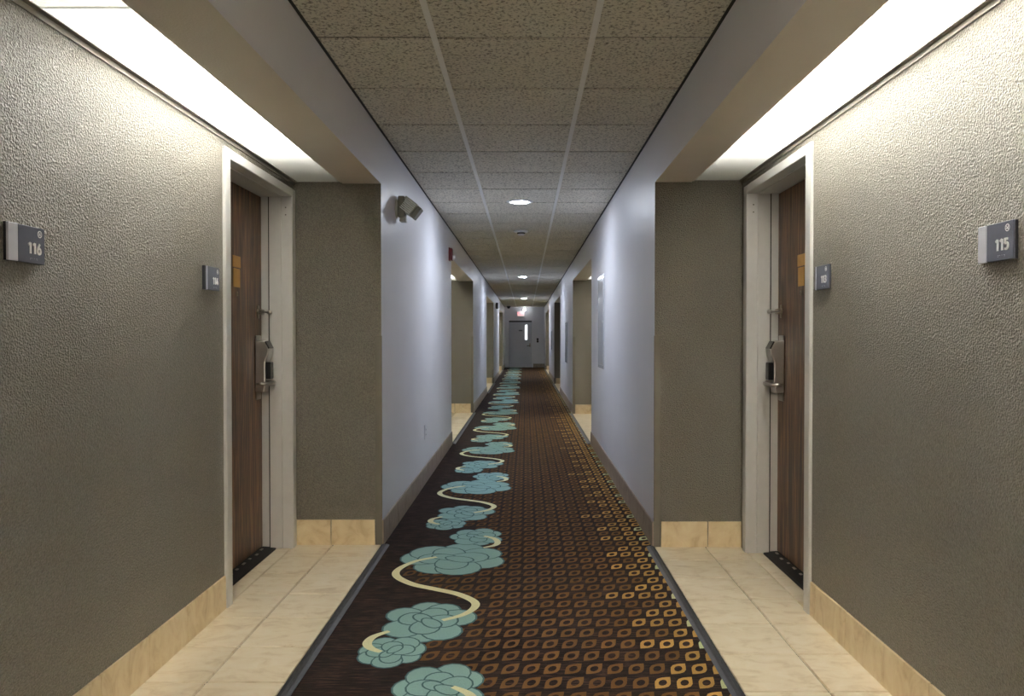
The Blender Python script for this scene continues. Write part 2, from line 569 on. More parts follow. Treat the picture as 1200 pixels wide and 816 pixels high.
for sd, S in SIDES.items():
    s = S['s']; w = S['wall']; al = S['alc']
    bb = MB()
    ys = [BACK] + [v for ab in S['op'] for v in ab] + [END]
    for i in range(0, len(ys), 2):
        bb.box(s * (w - 0.002), s * w, ys[i] + 0.002, ys[i + 1] - 0.002, 0, BH)
    bo = bb.build('baseboard_' + sd, 'grout')
    tag(bo, 'tiled baseboard along the %s corridor wall and alcoves' % sd, 'baseboard', kind='structure')
    for i in range(0, len(ys), 2):
        if s < 0:
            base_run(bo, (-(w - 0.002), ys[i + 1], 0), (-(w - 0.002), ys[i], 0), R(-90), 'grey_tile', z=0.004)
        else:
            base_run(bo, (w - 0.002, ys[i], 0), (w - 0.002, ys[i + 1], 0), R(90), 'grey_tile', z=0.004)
    for k, (a, b) in enumerate(S['op']):
        # far return, facing the camera: out of the wall is -y
        x_in = w + 0.036; x_out = al
        if s < 0:
            base_run(bo, (-x_in, b, 0), (-x_out, b, 0), R(180), 'base_tile', start=0.25)
        else:
            base_run(bo, (x_out, b, 0), (x_in, b, 0), R(180), 'base_tile', start=0.19)
        # alcove back wall
        e = (DOORY[sd] - 0.001) if k == 0 else b - 0.012
        if s < 0:
            base_run(bo, (-al, e, 0), (-al, a, 0), R(-90), 'base_tile', start=0.385 if k == 0 else 0)
        else:
            base_run(bo, (al, a, 0), (al, e, 0), R(90), 'base_tile', start=(e - a - 0.06) % 0.305 if k == 0 else 0)

# ------------------------------------------------------------------ carpet with its woven flowers
CT = 0.006
cx0, cx1 = -0.803, 0.709
cmb = MB().box(-0.7705, 0.6755, BACK, END, 0.0, CT)
for sd, S in SIDES.items():
    e0, e1 = (-0.7705, cx0) if S['s'] < 0 else (0.6755, cx1)
    ys = [BACK] + [v for ab in S['op'] for v in ab] + [END]
    for i in range(0, len(ys), 2):
        cmb.box(e0, e1, ys[i], ys[i + 1], 0.0, CT)
cp = cmb.build('carpet_runner', 'carpet')
tag(cp, 'dark brown patterned carpet runner with teal flowers down the corridor', 'carpet')
PER, A0 = 1.985, 4.135
bound = [(0.0, -0.46), (0.3, -0.40), (0.45, -0.25), (0.6, -0.30), (0.74, -0.50), (0.90, -0.58), (1.0, -0.50), (1.08, -0.345), (1.28, -0.20), (1.42, -0.331), (1.53, -0.508), (1.70, -0.64), (1.86, -0.61), (1.985, -0.46)]
def xb(y):
    t = (y - A0) % PER
    for (t0, x0), (t1, x1) in zip(bound, bound[1:]):
        if t0 <= t <= t1:
            return x0 + (x1 - x0) * (t - t0) / (t1 - t0)
    return -0.46
outl = [(1.05, 1.02), (0.95, 0.40), (0.80, -0.22), (0.48, -0.66), (-0.02, -0.88), (-0.52, -0.97), (-1.05, -1.02), (-0.95, -0.40), (-0.80, 0.22), (-0.48, 0.66), (0.02, 0.88), (0.52, 0.97)]
hw, hl = 0.0315, 0.044
lv, lf, lc = [], [], []
starts = [0, 1, 2, 0, 2, 0, 1, 2, -1, 1, 2, 1, 0, 2]
DX, DY = 0.0745, 0.1122
row = -16
while True:
    yy = 2.642 + row * DY
    if yy > END - 0.1:
        break
    st = starts[row % len(starts)]
    rr = random.Random(row * 31 + 5)
    for c in range(-16, 4):
        x = 0.467 + c * DX
        if x - 0.02 < xb(yy) or x < cx0 + 0.04:
            continue
        if c == 3 and st <= 0:
            col = lin(190, 196, 150)
        elif c >= st:
            q = rr.uniform(0.88, 1.06); col = lin(180 * q, 140 * q, 78 * q)
        else:
            k = (c + 16) / 19.0
            v = rr.uniform(0.93, 1.06)
            col = lin((94 + 18 * k) * v, (67 + 13 * k) * v, (40 + 4 * k) * v)
        b = len(lv)
        for u, w_ in outl:
            lv.append((x + hw * u, yy + hl * w_, 0))
        for i in range(12):
            u, w_ = outl[i]
            a = math.atan2(w_, u)
            lv.append((x + 0.0155 * math.cos(a) + 0.003 * math.sin(a), yy + 0.0225 * math.sin(a) + 0.004 * math.cos(a), 0))
        for i in range(12):
            j = (i + 1) % 12
            lf.append((b + j, b + i, b + 12 + i, b + 12 + j)); lc.append(col)
    row += 1
me = bpy.data.meshes.new('leaf_pattern')
me.from_pydata(lv, [], lf)
ca = me.color_attributes.new('Col', 'FLOAT_COLOR', 'CORNER')
buf = []
for c in lc:
    buf += list(c) * 4
ca.data.foreach_set('color', buf)
me.materials.append(M['leaf'])
lo = inst('leaf_pattern', me, (0, 0, CT + 0.0004), cp)
lo['kind'] = 'stuff'

def blob(m, cx, cy, ang, ra, rw, z, mi, n=16, pinch=0.25):
    pts = []
    for k in range(n):
        a = 2 * math.pi * k / n
        u, w_ = math.cos(a), math.sin(a)
        w_ *= (1 - pinch * 0.5) + pinch * 0.5 * u
        u2, w2 = u * ra, w_ * rw
        pts.append((cx + u2 * math.cos(ang) - w2 * math.sin(ang), cy + u2 * math.sin(ang) + w2 * math.cos(ang), z))
    m.face(pts, mi)

def flower_mesh(rx, ry, seed):
    r = random.Random(seed)
    m = MB()
    z = [0.0005]
    ln = 0.0085 if min(rx, ry) > 0.19 else 0.0065
    rx += ln * 0.6; ry += ln * 0.6
    def petal(rad, ang, ra, rw):
        cx, cy = rad * math.cos(ang), rad * math.sin(ang)
        for mi, g in ((1, 0.0), (0, -ln)):
            blob(m, cx, cy, ang, ra + g, rw + g, z[0], mi)
            z[0] += 0.00005
    S_ = min(rx, ry)
    off = r.random() * 6
    n = 7
    order = list(range(n)); r.shuffle(order)
    for i in order:
        a = off + 2 * math.pi * (i + r.uniform(-0.2, 0.2)) / n
        petal(S_ * 0.52 * r.uniform(0.94, 1.04), a, S_ * r.uniform(0.44, 0.50), S_ * r.uniform(0.42, 0.50))
    for i in range(4):
        a = off + 0.4 + 2 * math.pi * (i + r.uniform(-0.15, 0.15)) / 4
        petal(S_ * 0.28, a, S_ * 0.40 * r.uniform(0.85, 1.1), S_ * 0.36)
    for i in range(2):
        a = off + 1.3 + math.pi * i
        petal(S_ * 0.14, a, S_ * 0.30, S_ * 0.20)
    m.v = [(x * rx / S_, y * ry / S_, zz) for x, y, zz in m.v]
    me = m.mesh('flower_motif', ['petal', 'petal_line'], fix=False)
    return me
fm = {'A': flower_mesh(0.282, 0.30, 3), 'B': flower_mesh(0.165, 0.20, 8), 'C': flower_mesh(0.132, 0.15, 12), 'D': flower_mesh(0.202, 0.232, 21)}
FL = [('A', 0.0, -0.388), ('B', 0.45, -0.285), ('C', 0.755, -0.503), ('D', 1.07, -0.408)]

def spline(pts, n=8):
    out = []
    P_ = [pts[0]] + pts + [pts[-1]]
    for i in range(1, len(P_) - 2):
        for k in range(n):
            t = k / n
            p0, p1, p2, p3 = (Vector(q) for q in P_[i - 1:i + 3])
            out.append(0.5 * ((2 * p1) + (-p0 + p2) * t + (2 * p0 - 5 * p1 + 4 * p2 - p3) * t * t + (-p0 + 3 * p1 - 3 * p2 + p3) * t ** 3))
    out.append(Vector(pts[-1]))
    return out
def ribbon(pts, w0, w1, z):
    q = spline(pts)
    m = MB(); n = len(q)
    L, Rr = [], []
    for i, p in enumerate(q):
        d = (q[min(i + 1, n - 1)] - q[max(i - 1, 0)]).normalized()
        t = i / (n - 1)
        w = w0 + (w1 - w0) * math.sin(math.pi * t)
        nn = Vector((-d.y, d.x)) * w * 0.5
        L.append((p.x + nn.x, p.y + nn.y, z)); Rr.append((p.x - nn.x, p.y - nn.y, z))
    for i in range(n - 1):
        m.face([Rr[i], Rr[i + 1], L[i + 1], L[i]])
    return m.mesh('vine_motif', 'vine', fix=False)
vm = ribbon([(-0.475, 0.016), (-0.575, -0.06), (-0.642, -0.20), (-0.632, -0.32), (-0.54, -0.44), (-0.42, -0.515), (-0.31, -0.585), (-0.232, -0.68), (-0.222, -0.76), (-0.265, -0.85), (-0.345, -0.915)], 0.024, 0.043, 0.0032)
vc = ribbon([(-0.545, -1.035), (-0.595, -1.09), (-0.608, -1.155), (-0.585, -1.205), (-0.540, -1.24)], 0.020, 0.036, 0.0032)
vb = ribbon([(-0.245, 0.455), (-0.185, 0.40), (-0.160, 0.32), (-0.175, 0.25), (-0.235, 0.20)], 0.020, 0.036, 0.0032)
k = -3
while True:
    a = A0 + k * PER
    if a > END:
        break
    for key, dy, x in FL:
        if BACK + 0.3 < a + dy < END - 0.25:
            inst('flower_motif', fm[key], (x, a + dy, CT), cp)
    for v in (vm, vc, vb):
        if a - 1.3 > BACK and a + 0.4 < END:
            inst('vine_motif', v, (0, a, CT), cp)
    k += 1

# dark edging strips where carpet meets tile
for sd, S in SIDES.items():
    s = S['s']
    for k, (a, b) in enumerate(S['op']):
        o_, i_ = (0.815, 0.771) if s < 0 else (0.7195, 0.676)
        m = MB()
        prof = [(o_, 0.0), (o_, 0.010), (o_ - 0.012, 0.013), (i_ + 0.012, 0.0125), (i_, 0.0075), (i_, 0.0)]
        m.prism([(s * x, z) for x, z in prof], a + 0.001, b - 0.001, 'y')
        for gx in (0.35, 0.65):
            x = o_ + (i_ - o_) * gx
            m.box(s * x - 0.0015, s * x + 0.0015, a + 0.002, b - 0.002, 0.0125, 0.0142)
        o = m.build('carpet_edge_strip', 'strip')
        word = ['nearest', 'second', 'third', 'last'][k]
        tag(o, 'dark ribbed strip between carpet and tile at %s %s alcove' % (word, sd), 'edge strip', 'carpet edge strips')

# ------------------------------------------------------------------ corner guards
for sd, S in SIDES.items():
    s = S['s']; w = S['wall']
    for k in (0, 1):
        b = S['op'][k][1]
        m = MB()
        m.box(s * (w - 0.0025), s * (w + 0.034), b - 0.0025, b - 0.0005, 0.010, 1.19)
        m.box(s * (w - 0.0025), s * (w - 0.0008), b - 0.0025, b + 0.004, 0.150, 1.19)
        o = m.build('corner_guard', 'guard')
        tag(o, 'beige corner guard on far edge of %s %s alcove' % (('nearest', 'second')[k], sd), 'corner guard', 'corner guards')

# ------------------------------------------------------------------ guest-room doors
def guest_door(name, sd, label):
    S = SIDES[sd]; s = S['s']; al = S['alc']; y0 = DOORY[sd]; y1 = y0 + DOORW[sd]
    root = empty(name, (s * al, y0, 0))
    tag(root, label, 'door', kind='structure')
    X = lambda d: s * d              # d: distance behind the alcove wall face, away from the corridor
    Y = lambda y: y
    W = DOORW[sd]; H = 2.006; FW = 0.060; FH = 0.045
    fr = MB()
    for a, b in ((0, FW), (W - FW, W)):
        fr.box(X(-0.014), X(0.215), a, b, 0.0005, H)
        # stepped stop
    fr.box(X(-0.014), X(0.215), FW, W - FW, H - FH, H)
    fo = fr.build('door_frame', 'frame', root, bevel=0.003)
    st = MB()
    for a, b in ((FW, FW + 0.012), (W - FW - 0.012, W - FW)):
        st.box(X(0.045), X(0.112), a, b, 0.009, H - FH)
    st.box(X(0.045), X(0.112), FW + 0.006, W - FW - 0.006, H - FH - 0.006, H - FH)
    st.build('stop', 'frame', fo, bevel=0.0015)
    ga = MB()
    for a, b in ((FW, FW + 0.005), (W - FW - 0.005, W - FW)):
        ga.box(X(0.113), X(0.119), a, b, 0.009, H - FH)
    ga.build('gasket', 'rubber', fo)
    # leaf
    d0 = 0.158
    lf_ = MB().box(X(d0), X(d0 + 0.045), FW + 0.003, W - FW - 0.004, 0.022, H - FH - 0.004)
    lf_.build('door_leaf', 'wood', root, bevel=0.001)
    # backing behind the gap so that no light leaks
    MB().box(X(0.206), X(0.214), FW, W - FW, 0.0, H - FH).build('inner_board', 'rubber', root)
    th = MB()
    th.prism([(X(0.080), 0.0085), (X(0.084), 0.013), (X(0.150), 0.018), (X(0.206), 0.018), (X(0.206), 0.0085)], FW + 0.001, W - FW - 0.001, 'y')
    to = th.build('threshold', 'rubber', root)
    fk = MB(); rr = random.Random(3)
    y = FW + 0.06
    while y < W - FW - 0.05:
        l = rr.uniform(0.022, 0.055)
        x = rr.uniform(0.128, 0.140)
        fk.hexa([(X(x), y, 0.016), (X(x + 0.014), y + 0.006, 0.016), (X(x + 0.012), y + l, 0.016), (X(x), y + l - 0.004, 0.016),
                 (X(x), y, 0.0195), (X(x + 0.014), y + 0.006, 0.0195), (X(x + 0.012), y + l, 0.0195), (X(x), y + l - 0.004, 0.0195)])
        y += l + rr.uniform(0.03, 0.07)
    fk.build('threshold_flecks', 'fleck', to)['kind'] = 'stuff'
    # hardware; distances out of the door face are negative d
    o_ = lambda d: X(d0 - d)
    ly = W - FW - 0.118              # near side of the lock
    lk = MB()                        # escutcheon plate
    lk.box(o_(0.0), o_(0.006), ly + 0.012, ly + 0.088, 0.842, 1.192)
    lko = lk.build('lock', 'steel', root, bevel=0.003)
    cs = MB()
    poly = [(0.0, 0.885), (0.048, 0.885), (0.056, 0.93), (0.056, 1.05), (0.072, 1.085), (0.078, 1.118), (0.056, 1.162), (0.0, 1.166)]
    cs.prism([(o_(u), v) for u, v in poly], ly + 0.004, ly + 0.082, 'y')
    cs.build('lock_case', 'steel', lko, bevel=0.006, seg=2)
    rd = MB()                        # dark reader window on the sloping head
    e = 0.0025
    p0 = Vector((0.0775, 1.122)); p1 = Vector((0.0575, 1.160)); nrm = Vector((0.038, 0.020)).normalized() * e
    quad = [p0 - nrm * 2, p0 + nrm, p1 + nrm, p1 - nrm * 2]
    rd.prism([(o_(q.x), q.y) for q in quad], ly + 0.003, ly + 0.076, 'y')
    rd.build('reader_window', 'black', lko)
    hb = MB().box(o_(0.054), o_(0.082), ly + 0.014, ly + 0.066, 0.955, 1.048)
    hb.build('lock_hub', 'black', lko, bevel=0.004)
    lv_ = MB()
    pts = [(0.045, ly + 0.040), (0.082, ly + 0.040), (0.094, ly + 0.030), (0.096, ly + 0.0), (0.094, ly - 0.070), (0.086, ly - 0.086), (0.066, ly - 0.092), (0.044, ly - 0.092)]
    lv_.tube([(o_(u), v, 0.935) for u, v in pts], [0.013, 0.012, 0.012, 0.011, 0.010, 0.010, 0.010, 0.009], 10)
    lv_.build('lever', 'steel', lko)
    # swing-bar latch
    sw = MB()
    sw.box(o_(0.0), o_(0.006), W - FW - 0.075, W - FW - 0.050, 1.285, 1.355)
    swo = sw.build('swing_latch', 'dsteel', root, bevel=0.002)
    ub = MB()
    for dz in (0.010, -0.010):
        ub.tube([(o_(0.004), W - FW - 0.06, 1.32 + dz), (o_(0.032), W - FW - 0.066, 1.32 + dz), (o_(0.034), W - FW - 0.16, 1.32 + dz)], 0.0045, 8)
    ub.tube([(o_(0.034), W - FW - 0.16, 1.309), (o_(0.034), W - FW - 0.17, 1.32), (o_(0.034), W - FW - 0.16, 1.331)], 0.0045, 8)
    ub.build('latch_loop', 'dsteel', swo)
    kb = MB().lathe([(0.0045, 0.0), (0.0045, 0.04), (0.010, 0.045), (0.013, 0.055), (0.010, 0.065), (0.002, 0.068)], (0, 0, 0), 12, 'x')
    kb.v = [(o_(x), W - FW - 0.030 + y, 1.32 + z) for x, y, z in kb.v]
    kb.build('latch_knob', 'steel', swo)
    # peephole, notice plates
    ph = MB().lathe([(0.012, 0.0), (0.012, 0.005), (0.007, 0.007), (0.006, 0.004)], (0, 0, 0), 16, 'x')
    ph.v = [(o_(x), 0.588 + y, 1.402 + z) for x, y, z in ph.v]
    ph.build('peephole', 'dsteel', root)
    for za, zb, ya, yb in ((1.536, 1.594, 0.535, 0.638), (1.436, 1.530, 0.545, 0.630)):
        MB().box(o_(0.0), o_(0.003), ya, yb, za, zb).build('notice_plate', 'brass', root, bevel=0.001)
    # two small screw covers on the latch jamb
    sc_ = MB()
    for z in (1.86, 1.90):
        sc_.box(X(0.020), X(0.026), W - FW - 0.001, W - FW, z - 0.003, z + 0.003)
    sc_.build('frame_screws', 'tee', fo)
    return root
guest_door('door_1', 'left', 'dark walnut guest room door in white frame beside room sign 114')
guest_door('door_2', 'right', 'dark walnut guest room door in white frame beside room sign 113')

# ------------------------------------------------------------------ alcove lights
def alcove_light(sd, k, lamps, label):
    S = SIDES[sd]; s = S['s']; a, b = S['op'][k]
    x0, x1 = S['sof'], S['alc'] - 0.004
    root = empty('alcove_light', (0, 0, SZ))
    tag(root, label, 'ceiling light', 'fluorescent alcove lights')
    z = 0.009
    cuts = [a + 0.004, b - 0.65 - 1.67, b - 0.652, b - 0.004]
    for c0, c1 in zip(cuts, cuts[1:]):
        MB().box(s * (x0 + 0.002), s * (x1 - 0.003), c0 + 0.001, c1 - 0.001, z, z + 0.003).build('diffuser_panel', 'diffuser', root)
    for c in cuts[1:-1]:
        MB().box(s * (x0 + 0.002), s * (x1 - 0.003), c - 0.004, c + 0.004, z + 0.0032, z + 0.0052).build('panel_joiner', 'white', root)
    MB().box(s * (x0 + 0.004), s * (x1 - 0.004), b - 0.66, b - 0.65, 0.150, 0.290).build('baffle', 'white_board', root)
    m = MB()
    m.box(s * (x1 - 0.020), s * x1, a + 0.002, b - 0.002, z - 0.0035, z - 0.0005)
    m.box(s * (x1 - 0.002), s * (x1 + 0.002), a + 0.002, b - 0.002, z - 0.020, z + 0.02)
    m.build('wall_angle', 'guard', root)
    MB().box(s * (x0 - 0.0005), s * (x0 + 0.012), a + 0.002, b - 0.002, z - 0.0035, z - 0.0005).build('edge_trim', 'soffit', root)
    xc = 0.5 * (x0 + x1)
    for (l0, l1) in lamps:
        MB().box(s * (xc - 0.06), s * (xc + 0.06), l0, l1, 0.235, 0.285).build('lamp_housing', 'white', root, bevel=0.004)
        for dx in (-0.035, 0.035):
            MB().tube([(s * xc + dx, l0 + 0.02, 0.215), (s * xc + dx, l1 - 0.02, 0.215)], 0.013, 8).build('lamp_tube', 'tube', root)
for sd, k, lamps, label in (
    ('left', 0, [(2.36, 3.56)], 'lit white diffuser over the nearest left alcove, above room sign 114'),
    ('right', 0, [(1.15, 2.33), (2.36, 3.56)], 'lit white diffuser over the nearest right alcove, above room sign 113'),
    ('left', 1, [(8.9, 10.1), (10.3, 11.5)], 'lit diffuser over the second left alcove, past the red alarm'),
    ('right', 1, [(8.9, 10.1), (10.2, 11.4)], 'lit diffuser over the second right alcove, past the wide wall panel'),
    ('left', 2, [(16.6, 17.8), (18.0, 19.2)], 'lit diffuser over the third left alcove'),
    ('right', 2, [], 'unlit diffuser over the dark third right alcove'),
    ('left', 3, [(24.6, 25.8), (26.0, 27.2)], 'lit diffuser over the left alcove nearest the end door'),
    ('right', 3, [(24.6, 25.8), (26.0, 27.2)], 'lit diffuser over the right alcove nearest the end door')):
    alcove_light(sd, k, lamps, label)

# ------------------------------------------------------------------ recessed downlights, detector
XC = -0.05
for i, (y, lab) in enumerate(((-1.62, 'added round warm downlight in the ceiling behind the viewpoint'), (6.69, 'large bright round downlight nearest, above the middle of carpet'), (15.0, 'second round bright downlight along the corridor ceiling'), (23.4, 'third and farthest round bright downlight in the ceiling'))):
    root = empty('downlight', (XC, y, CZ))
    tag(root, lab, 'ceiling light', 'recessed ceiling downlights')
    MB().lathe([(0.115, 0.0005), (0.112, -0.004), (0.098, -0.008), (0.070, -0.006), (0.066, -0.0005)], (0, 0, 0), 32).build('trim_ring', 'white', root)
    MB().lathe([(0.066, -0.004), (0.058, -0.0085), (0.035, -0.012), (0.005, -0.013)], (0, 0, 0), 32).build('lens', 'down_added' if y < 0 else 'down', root)
root = empty('smoke_detector', (XC, 8.53, CZ))
tag(root, 'round white smoke detector on the ceiling behind first downlight', 'smoke detector')
MB().lathe([(0.075, 0.0), (0.075, -0.012), (0.066, -0.018), (0.05, -0.020)], (0, 0, 0), 28).build('detector_base', 'white', root)
MB().lathe([(0.046, -0.020), (0.044, -0.030), (0.034, -0.034)], (0, 0, 0), 24).build('vent_ring', 'tee', root)
MB().lathe([(0.036, -0.034), (0.034, -0.046), (0.022, -0.052), (0.003, -0.053)], (0, 0, 0), 24).build('detector_cap', 'white', root)

# ------------------------------------------------------------------ room signs
DIGITS = {   # centre lines of condensed numerals in a 0.5 x 1 cell
    '1': [[(0.05, 0.80), (0.28, 0.96)], [(0.30, 0.0), (0.30, 1.0)]],
    '3': [[(0.06, 0.90), (0.25, 0.94), (0.43, 0.86), (0.43, 0.65), (0.30, 0.53), (0.18, 0.52)], [(0.18, 0.52), (0.34, 0.50), (0.46, 0.38), (0.45, 0.16), (0.28, 0.05), (0.05, 0.09)]],
    '4': [[(0.33, 0.96), (0.05, 0.27), (0.54, 0.27)], [(0.38, 0.0), (0.38, 0.60)]],
    '5': [[(0.45, 0.94), (0.11, 0.94), (0.09, 0.55)], [(0.09, 0.55), (0.28, 0.61), (0.45, 0.50), (0.46, 0.22), (0.30, 0.06), (0.05, 0.09)]],
    '6': [[(0.36, 0.98), (0.16, 0.66), (0.06, 0.36), (0.12, 0.12), (0.27, 0.05), (0.43, 0.14), (0.46, 0.32), (0.40, 0.50), (0.27, 0.57), (0.13, 0.50)]],
}
def number_mesh(num, h, w, z0, z1):
    m = MB()
    adv = 0.60 * h
    x0 = -adv * len(num) / 2 + 0.03 * h
    for i, ch in enumerate(num):
        for st in DIGITS[ch]:
            q = [Vector((x0 + i * adv + u * h, (v - 0.5) * h)) for u, v in st]
            if len(q) > 3:
                q = spline([(p.x, p.y) for p in q], 4)
            L, Rr = [], []
            for k, p in enumerate(q):
                d0 = (q[k] - q[k - 1]).normalized() if k else (q[1] - q[0]).normalized()
                d1 = (q[k + 1] - q[k]).normalized() if k < len(q) - 1 else d0
                d = (d0 + d1).normalized()
                mit = min(2.0, 1 / max(0.35, d.dot(d0)))
                nn = Vector((-d.y, d.x)) * w * 0.5 * mit
                L.append(p + nn); Rr.append(p - nn)
            for k in range(len(q) - 1):
                m.hexa([(*Rr[k], z0), (*Rr[k + 1], z0), (*L[k + 1], z0), (*L[k], z0), (*Rr[k], z1), (*Rr[k + 1], z1), (*L[k + 1], z1), (*L[k], z1)])
    return m

def room_sign(sd, yc, num, wide, label):
    S = SIDES[sd]
    root = empty('room_sign', (S['s'] * S['alc'], yc, 1.425), ROT[sd])
    tag(root, label, 'sign', 'room number signs')
    hw_, hh = 0.074, 0.048
    stripe = 0.038 if wide else 0.022
    MB().box(-hw_, hw_, -hh, hh, 0.0005, 0.007).build('sign_backing', 'sign_dark', root)
    MB().box(-hw_ + stripe, hw_, -hh, hh, 0.007, 0.013).build('sign_face', 'sign', root, bevel=0.001)
    if wide:
        MB().box(-hw_, -hw_ + stripe - 0.001, -hh, hh, 0.007, 0.014).build('sign_stripe', 'sign_light', root, bevel=0.001)
    else:
        MB().box(-hw_, -hw_ + stripe - 0.008, -hh, hh, 0.007, 0.012).build('sign_edge', 'sign_dark', root)
        MB().box(-hw_ + stripe - 0.007, -hw_ + stripe - 0.001, -hh, hh, 0.007, 0.014).build('sign_stripe', 'sign_light', root)
    nm = number_mesh(num, 0.0285, 0.0056, 0.0128, 0.0150)
    nm.v = [(x * 1.08 + 0.030, y - 0.009, z) for x, y, z in nm.v]
    nm.build('room_number', 'lettering', root)
    ic = MB(); n = 20
    cx, cy = 0.052, 0.031
    for i in range(n):
        a0, a1 = 2 * math.pi * i / n, 2 * math.pi * (i + 1) / n
        ro, ri = 0.0095, 0.0072
        ic.face([(cx + ro * math.cos(a0), cy + ro * math.sin(a0), 0.0138), (cx + ro * math.cos(a1), cy + ro * math.sin(a1), 0.0138), (cx + ri * math.cos(a1), cy + ri * math.sin(a1), 0.0138), (cx + ri * math.cos(a0), cy + ri * math.sin(a0), 0.0138)])
    ic.box(cx - 0.0055, cx + 0.003, cy - 0.003, cy - 0.0008, 0.0131, 0.0138)
    ic.face([(cx - 0.0062, cy + 0.0048, 0.0139), (cx - 0.0048, cy + 0.0062, 0.0139), (cx + 0.0062, cy - 0.0048, 0.0139), (cx + 0.0048, cy - 0.0062, 0.0139)])
    ic.box(cx + 0.002, cx + 0.0035, cy - 0.0005, cy + 0.0045, 0.0131, 0.0138)
    ic.build('no_smoking_symbol', 'lettering', root, fix=False)
    br = MB()
    for i, pat in enumerate(((1, 1, 1, 0), (1, 0, 0, 0), (1, 0, 0, 0), (1, 1, 0, 1))):
        for j, (dx, dy) in enumerate(((0, 0), (0.003, 0), (0, -0.003), (0.003, -0.003))):
            if pat[j]:
                x, y = 0.012 + i * 0.0085 + dx, -0.036 + dy
                br.box(x, x + 0.0012, y, y + 0.0012, 0.0128, 0.0136)
    br.build('braille', 'sign_light', root)['kind'] = 'stuff'
room_sign('left', 2.027, '116', True, 'room sign 116 with broad silver stripe on the dark left wall')
room_sign('left', 3.225, '114', False, 'room sign 114 on the left wall beside the walnut door')
room_sign('right', 1.995, '115', True, 'room sign 115 with broad silver stripe on the right wall')
room_sign('right', 3.168, '113', False, 'room sign 113 on the right wall beside the walnut door')

# ------------------------------------------------------------------ emergency light on the left wall
def emergency_light():
    root = empty('emergency_light', (-0.814, 4.95, 1.995), ROT['left'])
    tag(root, 'grey emergency light with ribbed lens high on left wall', 'emergency light')
    # local: x along corridor (away), y up, z out of the wall
    MB().lathe([(0.060, 0.0005), (0.060, 0.005), (0.052, 0.010), (0.018, 0.012)], (-0.03, -0.005, 0), 24).build('back_plate', 'em_grey', root)
    MB().box(-0.045, 0.045, -0.060, 0.075, 0.012, 0.055).build('housing', 'em_dark', root, bevel=0.006)
    MB().tube([(-0.03, -0.005, 0.0), (-0.03, -0.005, 0.016)], 0.016, 12).build('swivel', 'em_dark', root)
    hd = MB().prism([(-0.075, -0.045), (-0.060, 0.045), (0.060, 0.045), (0.060, -0.045)], -0.055, 0.055, 'y')
    hd.v = [(x, y, z) for x, y, z in hd.v]
    ang = R(-38)
    def rot(p):                        # local head frame (u along beam axis, t across, x depth) to sign frame
        x, u, t = p
        zz = 0.075 + u * math.cos(ang) - t * math.sin(ang)
        yy = 0.012 + u * math.sin(ang) + t * math.cos(ang)
        return (x, yy, zz)
    m = MB()
    m.hexa([rot(p) for p in ((-0.04, -0.05, -0.045), (0.045, -0.05, -0.045), (0.045, 0.045, -0.045), (-0.04, 0.045, -0.045),
                             (-0.04, -0.05, 0.045), (0.045, -0.05, 0.045), (0.045, 0.045, 0.045), (-0.04, 0.045, 0.045))])
    m.build('lamp_head', 'em_grey', root, bevel=0.004)
    ln_ = MB()
    for i in range(7):
        t0 = -0.040 + i * 0.0115
        ln_.hexa([rot(p) for p in ((-0.040, -0.035, t0), (-0.040, 0.040, t0), (-0.046, 0.040, t0 + 0.001), (-0.046, -0.035, t0 + 0.001),
                                   (-0.040, -0.035, t0 + 0.010), (-0.040, 0.040, t0 + 0.010), (-0.050, 0.040, t0 + 0.006), (-0.050, -0.035, t0 + 0.006))])
    ln_.build('ribbed_lens', 'em_lens', root)
    m = MB()
    m.hexa([rot(p) for p in ((-0.045, 0.050, -0.042), (0.045, 0.050, -0.042), (0.045, 0.080, -0.042), (-0.045, 0.080, -0.042),
                             (-0.045, 0.050, 0.040), (0.045, 0.050, 0.040), (0.045, 0.080, 0.040), (-0.045, 0.080, 0.040))])
    m.build('end_cap', 'em_dark', root, bevel=0.003)
    MB().box(-0.025, 0.03, -0.085, -0.055, 0.02, 0.06).build('bracket', 'em_grey', root, bevel=0.004)
emergency_light()

# ------------------------------------------------------------------ fire alarm
root = empty('fire_alarm', (-0.814, 8.30, 2.06), ROT['left'])
tag(root, 'dark red fire alarm strobe on left wall before second alcove', 'fire alarm')
MB().box(-0.055, 0.055, -0.070, 0.070, 0.0005, 0.012).build('mount_plate', 'red', root, bevel=0.003)
MB().box(-0.050, 0.050, -0.064, 0.064, 0.012, 0.040).build('alarm_body', 'red', root, bevel=0.006)
gr = MB()
for i in range(4):
    gr.box(-0.036, 0.036, 0.010 + i * 0.012, 0.015 + i * 0.012, 0.040, 0.0425)
gr.build('horn_grille', 'black', root)
MB().lathe([(0.026, 0.038), (0.026, 0.052), (0.020, 0.064), (0.006, 0.068)], (0.0, -0.034, 0), 16).build('strobe_lens', 'lens', root)

# ------------------------------------------------------------------ wall outlet
root = empty('wall_outlet', (-0.814, 6.30, 0.415), ROT['left'])
tag(root, 'pale wall outlet plate low on the left lilac wall', 'outlet')
MB().box(-0.036, 0.036, -0.060, 0.060, 0.0005, 0.007).build('cover_plate', 'paint', root, bevel=0.003)
for dy in (0.020, -0.020):
    so_ = MB().lathe([(0.016, 0.007), (0.016, 0.009), (0.012, 0.0095)], (0, dy, 0), 16).build('socket', 'white', root)
    sl = MB()
    for dx in (-0.006, 0.005):
        sl.box(dx, dx + 0.002, dy - 0.004, dy + 0.005, 0.0095, 0.0102)
    sl.build('slots', 'black', so_)

